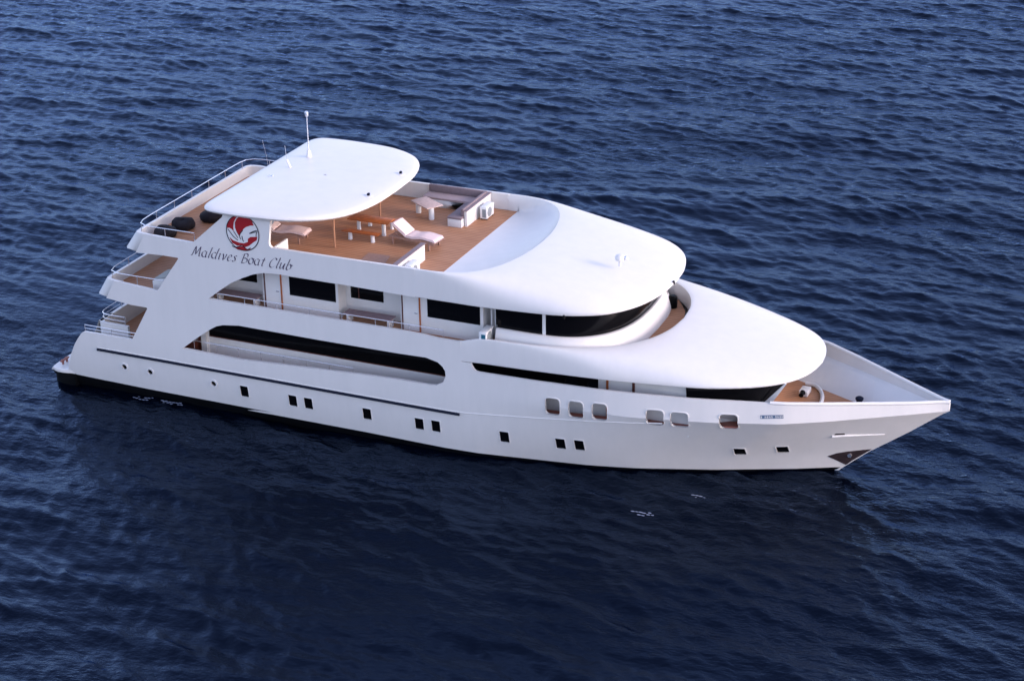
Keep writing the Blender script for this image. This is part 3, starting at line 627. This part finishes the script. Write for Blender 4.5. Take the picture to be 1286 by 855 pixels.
# ---- sun deck built-ins: partitions, corner sofa
for s in (-1, 1):
    p_ = MB().prism([(18.02, s*2.12), (18.14, s*2.12), (18.14, s*4.74), (18.02, s*4.74)], 7.45, 8.165).build('deck_partition', WHITE, yacht)
    ybox('cap', 17.95, 18.17, s*2.08, s*4.74, 8.166, 8.20, GREYC, p_)
ybox('deck_partition', 12.40, 12.48, -4.74, -3.66, 7.45, 8.17, WHITE)
hp_ = [(x, y) for x, y in [(15.634, -3.144), (15.567, -2.281), (16.583, -2.281), (16.765, -3.092)]]
MB().prism(hp_, 7.451, 7.475).build('deck_patch', FRAME, yacht)  # thin flat patch, greyer than the teak around it
# antennas and roof fittings on the hardtop
x, y = (10.492, 2.021)
a_ = MB().lathe((x, y, 9.78), [(.13, 0), (.11, .12), (.06, .32), (0, .32)], 12).build('antenna_base', WHITE, yacht)
MB().tube([(x, y, 10.05), (x, y, 11.66)], .024, 8).lathe((x, y, 11.64), [(.05, 0), (.085, .05), (.10, .12), (.085, .2), (.04, .25), (0, .26)], 12).build('mast', STEEL, a_)
x, y = (10.437, 0.412)
a_ = MB().tube([(x, y, 9.77), (x-.16, y+.02, 10.12)], .055, 10).build('antenna_base', WHITE, yacht)
MB().tube([(x-.16, y+.02, 10.1), (x-.22, y+.02, 10.75)], .010, 6).build('whip', STEEL, a_)
ax_, ay_ = (6.895, 4.505)
MB().tube([(ax_, ay_, 7.9), (ax_-.08, ay_, 8.6), (ax_-.25, ay_, 9.35)], .009, 6).build('whip_antenna', STEEL, yacht)
for (px_, py_) in [(15.284, 1.542), (15.265, -1.493)]:
    l_ = MB().lathe((px_, py_, 9.71), [(.17, 0), (.17, .025), (.1, .035), (0, .035)], 18).build('roof_light', WHITE, yacht)
    MB().box(px_-.05, px_+.05, py_-.07, py_+.07, 9.74, 9.84, .02).build('lens', NAVY, l_)
x, y = (10.188, -0.850)
MB().box(x-.12, x+.12, y-.08, y+.08, 9.72, 9.80, .02).build('roof_fitting', STEEL, yacht)
x, y = (26.356, -0.835)
h_ = MB().lathe((x, y, 7.90), [(.06, 0), (.06, .2), (.2, .26), (.22, .36), (.17, .46), (.08, .5), (0, .5)], 16).build('horn_dome', WHITE, yacht)
MB().lathe((x+.16, y, 8.28), [(.05, 0), (.10, .16), (.09, .17), (0, .1)], 12, 'X').build('horn', STEEL, h_)
for P_, z in (((25.566, -5.014), 7.14), ((28.471, -0.210), 7.22)):
    MB().lathe((P_[0], P_[1], z), [(.05, -.05), (.06, .06), (.03, .1), (0, .1)], 10).build('navigation_light', BLACK, yacht)

# ================================================================ loose things on board
# sun loungers
def lounger(name, label, loc, rz):
    t = thing(name, label, 'sun lounger', loc, rz, 'sun loungers on the top deck')
    f = MB()
    for s in (-1, 1):
        f.prism([(-1.0, .30), (-.2, .28), (.35, .34), (1.02, .28), (1.02, .36), (.35, .42), (-.2, .36), (-1.0, .38)], s*.36-.02, s*.36+.02, 'Y')
    for x in np.arange(-.95, 1.0, .12): f.box(x-.04, x+.04, -.34, .34, .335, .355)
    f.build('frame', FRAME, t)
    for x in (-.82, .80):
        for s in (-1, 1): MB().box(x-.035, x+.035, s*.36-.03, s*.36+.03, 0, .31, .008).build('leg', FRAME, t)
    prof = [(-.28, .40), (.05, .385), (.4, .445), (.75, .42), (1.05, .375)]
    c = smoothcurve(prof, 20); rows = []
    for i, (x, z) in enumerate(c):
        e = .02 if i in (0, len(c)-1) else .09; w_ = .345
        rows.append([(x, -w_, z), (x, -w_+.02, z+e), (x, 0, z+e+.008), (x, w_-.02, z+e), (x, w_, z), (x, 0, z-.03)])
    loft([list(r) for r in rows], 'seat_cushion', CUSH, t, 50, closed=True)
    rows = []
    for i, s_ in enumerate(np.linspace(0, 1, 14)):
        x = -.28-.62*s_; z = .41+.50*s_; w_ = .345; e = .02 if i in (0, 13) else .10; nx, nz = .63*e, .78*e
        rows.append([(x, -w_, z), (x+nx, -w_+.02, z+nz), (x+nx*1.1, 0, z+nz*1.1), (x+nx, w_-.02, z+nz), (x, w_, z), (x-.02, 0, z-.03)])
    loft(rows, 'backrest', CUSH, t, 50, closed=True)
    MB().tube([(-.85, -.3, .86), (-.62, -.3, .36)], .018, 6).tube([(-.85, .3, .86), (-.62, .3, .36)], .018, 6).build('prop', FRAME, t)
    return t
l1 = lounger('sun_lounger', 'sun lounger with a raised pale pink backrest in the open middle of the top deck', (17.0, -.62, 7.452), math.radians(-6))
l1.scale = (1.12, 1.12, 1.0)
l2 = dup(l1, (11.35, -2.05, 7.452), math.radians(4), 'pale sun lounger mostly in shade under the hardtop, next to the emblem wing')

# dining set: wooden tops on white round pedestals
def dining(name, label, cat, loc, L, W, h, group=None):
    t = thing(name, label, cat, loc, 0, group)
    MB().box(-L/2, L/2, -W/2, W/2, h-.06, h, .012).build('top', WOOD, t)
    for s in (-1, 1): MB().lathe((s*L*.31, 0, 0), [(.10, 0), (.09, .02), (.085, h-.08), (.10, h-.062)], 16).build('pedestal', ACW, t)
    return t
b1 = dining('dining_bench', 'varnished wooden bench nearest the side rail, in front of the dining table', 'bench', (14.6, -1.05, 7.452), 1.75, .34, .42, 'wooden benches at the dining table')
b2 = dup(b1, (14.65, .72, 7.452), 0, 'varnished wooden bench on the far side of the dining table')
dining('dining_table', 'varnished wooden dining table on white pedestals between two benches', 'table', (14.62, -.15, 7.452), 1.95, .72, .70)

# corner sofa by the far partition, and its low table
sf = thing('corner_sofa', 'mauve-grey corner sofa built along the far bulwark and the white partition', 'sofa', (16.6, 3.4, 7.452))
b = MB().box(-1.45, 1.38, .50, 1.28, 0, .36, .01).box(.72, 1.38, -1.52, .50, 0, .36, .01).build('base', ACW, sf)
MB().box(-1.45, 1.38, .48, 1.24, .362, .47, .03).build('seat_cushion', SEATC, sf)
MB().box(.70, 1.38, -1.54, .475, .362, .46, .03).build('seat_cushion', GREYC, sf)
MB().box(-1.45, 1.40, 1.16, 1.30, .475, .80, .03).build('backrest', GREYC, sf)
MB().box(1.27, 1.405, -1.30, 1.155, .468, .80, .03).build('backrest', GREYC, sf)
tb = thing('low_table', 'pale washed table on white block legs in front of the corner sofa', 'table', (15.95, 2.75, 7.452), math.radians(-32))
MB().box(-.78, .62, -.42, .42, .56, .61, .012).build('top', WASHED, tb)
for x in (-.62, .45): MB().lathe((x, -.1, 0), [(.12, 0), (.12, .56)], 14).build('pedestal', ACW, tb)
# air-conditioning units
def acunit(label, loc, rz, teal=False):
    t = thing('air_conditioner', label, 'air conditioner', loc, rz, 'outdoor air-conditioning units')
    MB().box(-.17, .17, -.40, .40, .05, .60, .03).build('casing', ACW, t)
    MB().lathe((.172, -.10, .33), [(.22, 0), (.22, .012), (.05, .02), (0, .02)], 18, 'X').build('fan_grille', ACG, t)
    MB().box(-.05, .13, -.408, -.40, .12, .50).build('side_vent', TEALM if teal else ACG, t)
    for s in (-1, 1): MB().box(-.15, .15, s*.3-.03, s*.3+.03, 0, .05).build('foot', BLACK, t)
    return t
acunit('white air-conditioning unit on the teak in front of the far white partition', (18.46, 3.55, 7.452), 0)
acunit('white air-conditioning unit half hidden behind the near bulwark, by the near partition', (18.44, -3.95, 7.452), 0)
acunit('white air-conditioning unit with a teal side at the aft end of the wheelhouse windows', (21.95, -4.45, 5.26), 0, True)
MB().box(21.75, 22.15, -4.8, -4.1, 5.0, 5.255).build('unit_shelf', INNER, yacht)
# locker on the upper aft terrace
lk = thing('storage_locker', 'white storage locker with a grey sloping lid on the middle aft terrace', 'locker', (6.35, -3.75, 5.002))
MB().prism([(-.42, 0), (.5, 0), (.5, .80), (-.30, .62), (-.42, .52)], -.55, .55, 'Y').build('body', ACW, lk)
MB().prism([(-.32, .628), (.5, .812), (.5, .84), (-.33, .655)], -.57, .57, 'Y').build('lid', ACG, lk)
# bean bags
def beanbag(label, loc, seed, first=None):
    if first:
        return dup(first, loc, seed*1.3, label)
    t = thing('bean_bag', label, 'bean bag', loc, 0, 'charcoal bean bags on the aft top deck')
    rng = random.Random(3)
    rows = []; prof = [(.02, .0), (.36, .0), (.48, .08), (.52, .20), (.49, .33), (.40, .42), (.26, .455), (.1, .44), (.01, .435)]
    for r, h in prof:
        rows.append([((r*(1+.05*math.sin(3*a+h*9)+.03*math.sin(7*a)))*math.cos(a), (r*(1+.05*math.cos(2*a+h*6)))*math.sin(a), h*(1+.10*math.sin(a*2+1))) for a in [2*PI*k/28 for k in range(28)]])
    loft(rows, 'cover', BAG, t, 60, closed=True)
    MB().tube([(.50*math.cos(a), .50*math.sin(a), .22) for a in [2*PI*k/28 for k in range(29)]], .012, 5).build('piping', BLACK, t)
    return t
bb = beanbag('charcoal bean bag in the middle, between the rail-side one and the wing-side one', (6.62, -2.55, 7.452), 0)
beanbag('charcoal bean bag right beside the aft wing, third from the stern corner', (7.25, -1.25, 7.452), 1, bb)
beanbag('charcoal bean bag nearest the stern corner, partly behind the rail', (6.45, -3.75, 7.452), 2, bb)
bb4 = beanbag('black bean bag tucked under the aft edge of the hardtop', (7.9, .05, 7.452), 3, bb)

# ================================================================ the sea
rng = np.random.default_rng(11)
N = 1024; LT = 168.0; dx = LT/N
kx = 2*PI*np.fft.fftfreq(N, dx); KX, KY = np.meshgrid(kx, kx, indexing='xy'); K = np.hypot(KX, KY); K[0, 0] = 1
def spec(lam, ang, spread, amp, cut=.35):
    kp = 2*PI/lam; c = (KX*math.cos(ang)+KY*math.sin(ang))/K
    s_ = K**-4.0*np.exp(-1.1*(kp/K)**2)*np.abs(c)**spread*np.where(c < 0, .15, 1)*np.exp(-(K*cut/(2*PI))**2*6); s_[0, 0] = 0
    z = np.fft.ifft2(np.sqrt(s_)*(rng.normal(size=(N, N))+1j*rng.normal(size=(N, N)))).real
    return amp*z/z.std()
view = math.radians(90-23.6)
Hs = spec(WL1, view+math.radians(14), 7, WA1, .4)+spec(WL2, view-math.radians(12), 4, WA2, .22)+spec(13, view+math.radians(40), 8, .05, 1.0)
Fh = np.fft.fft2(Hs); DX = np.fft.ifft2(-1j*KX/K*Fh).real; DY = np.fft.ifft2(-1j*KY/K*Fh).real
X0, Y0 = -62.0, -58.0
gx = X0+np.arange(N)*dx; GX, GY = np.meshgrid(gx, Y0+np.arange(N)*dx, indexing='xy')
wk_x, wk_y = (-5.774, 2.111)
Hs *= 1-.6*np.exp(-(((GX-wk_x)/9)**2+((GY-wk_y)/5)**2))
e = np.minimum.reduce([np.arange(N), np.arange(N)[::-1]])*dx; ed = np.clip(np.minimum(e[None, :], e[:, None])/6, 0, 1)
P = np.stack([GX-.75*DX, GY-.75*DY, Hs-.02], -1)
def gridq(I): return np.stack([I[:-1, :-1], I[:-1, 1:], I[1:, 1:], I[1:, :-1]], -1).reshape(-1, 4)
idx = np.arange(N*N).reshape(N, N); Vs = [P.reshape(-1, 3)]; Qs = [gridq(idx)]; base = N*N
# the wave field is periodic: coarser copies of it carry the sea on in every direction
st_ = 4; sel = np.arange(0, N+1, st_) % N; Pc = P[np.ix_(sel, sel)].copy(); n_ = len(sel)
Pc[:, -1, 0] += LT; Pc[-1, :, 1] += LT; ii = np.arange(-1, n_+1)
NT = 2
for tx in range(-NT, NT+1):
    for ty in range(-NT, NT+1):
        if tx == 0 and ty == 0: continue
        if ty < -1: continue
        T_ = Pc+np.array([tx*LT, ty*LT, 0.0]); I = base+np.arange(n_*n_).reshape(n_, n_); Vs.append(T_.reshape(-1, 3)); Qs.append(gridq(I)); base += n_*n_
# strip closing the fine patch to its neighbours
for row, sh_ in ((idx[-1, :], (0, LT)),):
    A_ = P[-1, :]; B_ = P[0, :]+np.array([0, LT, 0]); Vs += [A_, B_]; I = base+np.arange(2*N).reshape(2, N); Qs.append(gridq(I)); base += 2*N
A_ = P[:, -1]; B_ = P[:, 0]+np.array([LT, 0, 0]); Vs += [B_, A_]; I = base+np.arange(2*N).reshape(2, N); Qs.append(gridq(I)); base += 2*N
xa, xb, ya, yb = X0-NT*LT+2, X0+(NT+1)*LT-2, Y0-LT+2, Y0+(NT+1)*LT-2; FR = 9000
Vs.append(np.array([(xa, ya, -.12), (xb, ya, -.12), (xb, yb, -.12), (xa, yb, -.12), (-FR, -FR, -.12), (FR, -FR, -.12), (FR, FR, -.12), (-FR, FR, -.12)], float))
NQ = sum(len(q) for q in Qs)
Qs.append(base+np.array([(4, 5, 1, 0), (5, 6, 2, 1), (6, 7, 3, 2), (7, 4, 0, 3)]))
Vw = np.vstack(Vs); Q = np.vstack(Qs)
me = bpy.data.meshes.new('sea'); me.vertices.add(len(Vw)); me.vertices.foreach_set('co', Vw.astype(np.float32).ravel())
me.loops.add(Q.size); me.loops.foreach_set('vertex_index', Q.astype(np.int32).ravel()); me.polygons.add(len(Q))
me.polygons.foreach_set('loop_start', np.arange(0, Q.size, 4, dtype=np.int32)); me.polygons.foreach_set('use_smooth', np.ones(len(Q), bool)); mi_ = np.zeros(len(Q), np.int32); mi_[NQ:] = 1; me.polygons.foreach_set('material_index', mi_); me.update(calc_edges=True)
sea = link(bpy.data.objects.new('sea', me)); tag(sea, 'dark blue rippled open sea', 'sea', kind='structure')
if me.polygons[0].normal.z < 0: me.flip_normals()
W = bpy.data.materials.new('sea_water'); W.use_nodes = True; t = W.node_tree; t.nodes.remove(t.nodes['Principled BSDF'])
body = t.nodes.new('ShaderNodeBsdfDiffuse'); body.inputs['Color'].default_value = SEACOL
glo = t.nodes.new('ShaderNodeBsdfGlossy'); glo.inputs['Color'].default_value = SEATINT; glo.inputs['Roughness'].default_value = .10
fr_ = t.nodes.new('ShaderNodeFresnel'); fr_.inputs['IOR'].default_value = 1.333; mxs = t.nodes.new('ShaderNodeMixShader')
t.links.new(fr_.outputs[0], mxs.inputs[0]); t.links.new(body.outputs[0], mxs.inputs[1]); t.links.new(glo.outputs[0], mxs.inputs[2]); t.links.new(mxs.outputs[0], t.nodes['Material Output'].inputs[0])
tc = t.nodes.new('ShaderNodeTexCoord'); mp = t.nodes.new('ShaderNodeMapping'); mp.inputs['Rotation'].default_value = (0, 0, math.radians(-14)); mp.inputs['Scale'].default_value = (.55, 1, 1)
t.links.new(tc.outputs['Object'], mp.inputs[0])
n1 = t.nodes.new('ShaderNodeTexNoise'); n1.inputs['Scale'].default_value = 3.6; n1.inputs['Detail'].default_value = 4; n1.inputs['Roughness'].default_value = .55
t.links.new(mp.outputs[0], n1.inputs['Vector'])
bp_ = t.nodes.new('ShaderNodeBump'); bp_.inputs['Strength'].default_value = 1.0; bp_.inputs['Distance'].default_value = WBUMP
n2 = t.nodes.new('ShaderNodeTexNoise'); n2.inputs['Scale'].default_value = .07; n2.inputs['Detail'].default_value = 3; t.links.new(mp.outputs[0], n2.inputs['Vector'])
mr = t.nodes.new('ShaderNodeMapRange'); mr.inputs[1].default_value = .35; mr.inputs[2].default_value = .65; mr.inputs[3].default_value = .35; mr.inputs[4].default_value = 1.25; t.links.new(n2.outputs['Fac'], mr.inputs[0])
ml = t.nodes.new('ShaderNodeMath'); ml.operation = 'MULTIPLY'; t.links.new(n1.outputs['Fac'], ml.inputs[0]); t.links.new(mr.outputs[0], ml.inputs[1]); t.links.new(ml.outputs[0], bp_.inputs['Height'])
for nd in (body, glo, fr_): t.links.new(bp_.outputs[0], nd.inputs['Normal'])
me.materials.append(W)
W2 = W.copy(); W2.name = 'far_sea_water'; me.materials.append(W2)
for nd in W2.node_tree.nodes:
    if nd.type == 'BSDF_GLOSSY': nd.inputs['Roughness'].default_value = .35; nd.inputs['Color'].default_value = (.19, .25, .37, 1)
# small flecks of foam
V = []; F = []; rf = random.Random(5)
for (cx, cy, n, sx, sy) in FOAM:
    for k in range(n):
        x = cx+rf.gauss(0, sx*.7); y = cy+rf.gauss(0, sy*.7)+.25*math.sin(7*(x-cx))*sy*4; i0 = int(round((x-X0)/dx)); j0 = int(round((y-Y0)/dx))
        p = Vw[j0*N+i0]; r = rf.uniform(.02, .05); i = len(V); a0 = rf.uniform(0, 3)
        V += [(p[0]+r*2*math.cos(a0+a), p[1]+r*math.sin(a0+a), p[2]+.012) for a in [2*PI*q/7 for q in range(7)]]+[(p[0], p[1], p[2]+.02)]
        F += [(i+q, i+(q+1) % 7, i+7) for q in range(7)]
tag(meshob('foam', V, F, FOAMM), 'small white flecks of foam on the water beside the hull', 'foam', kind='stuff')
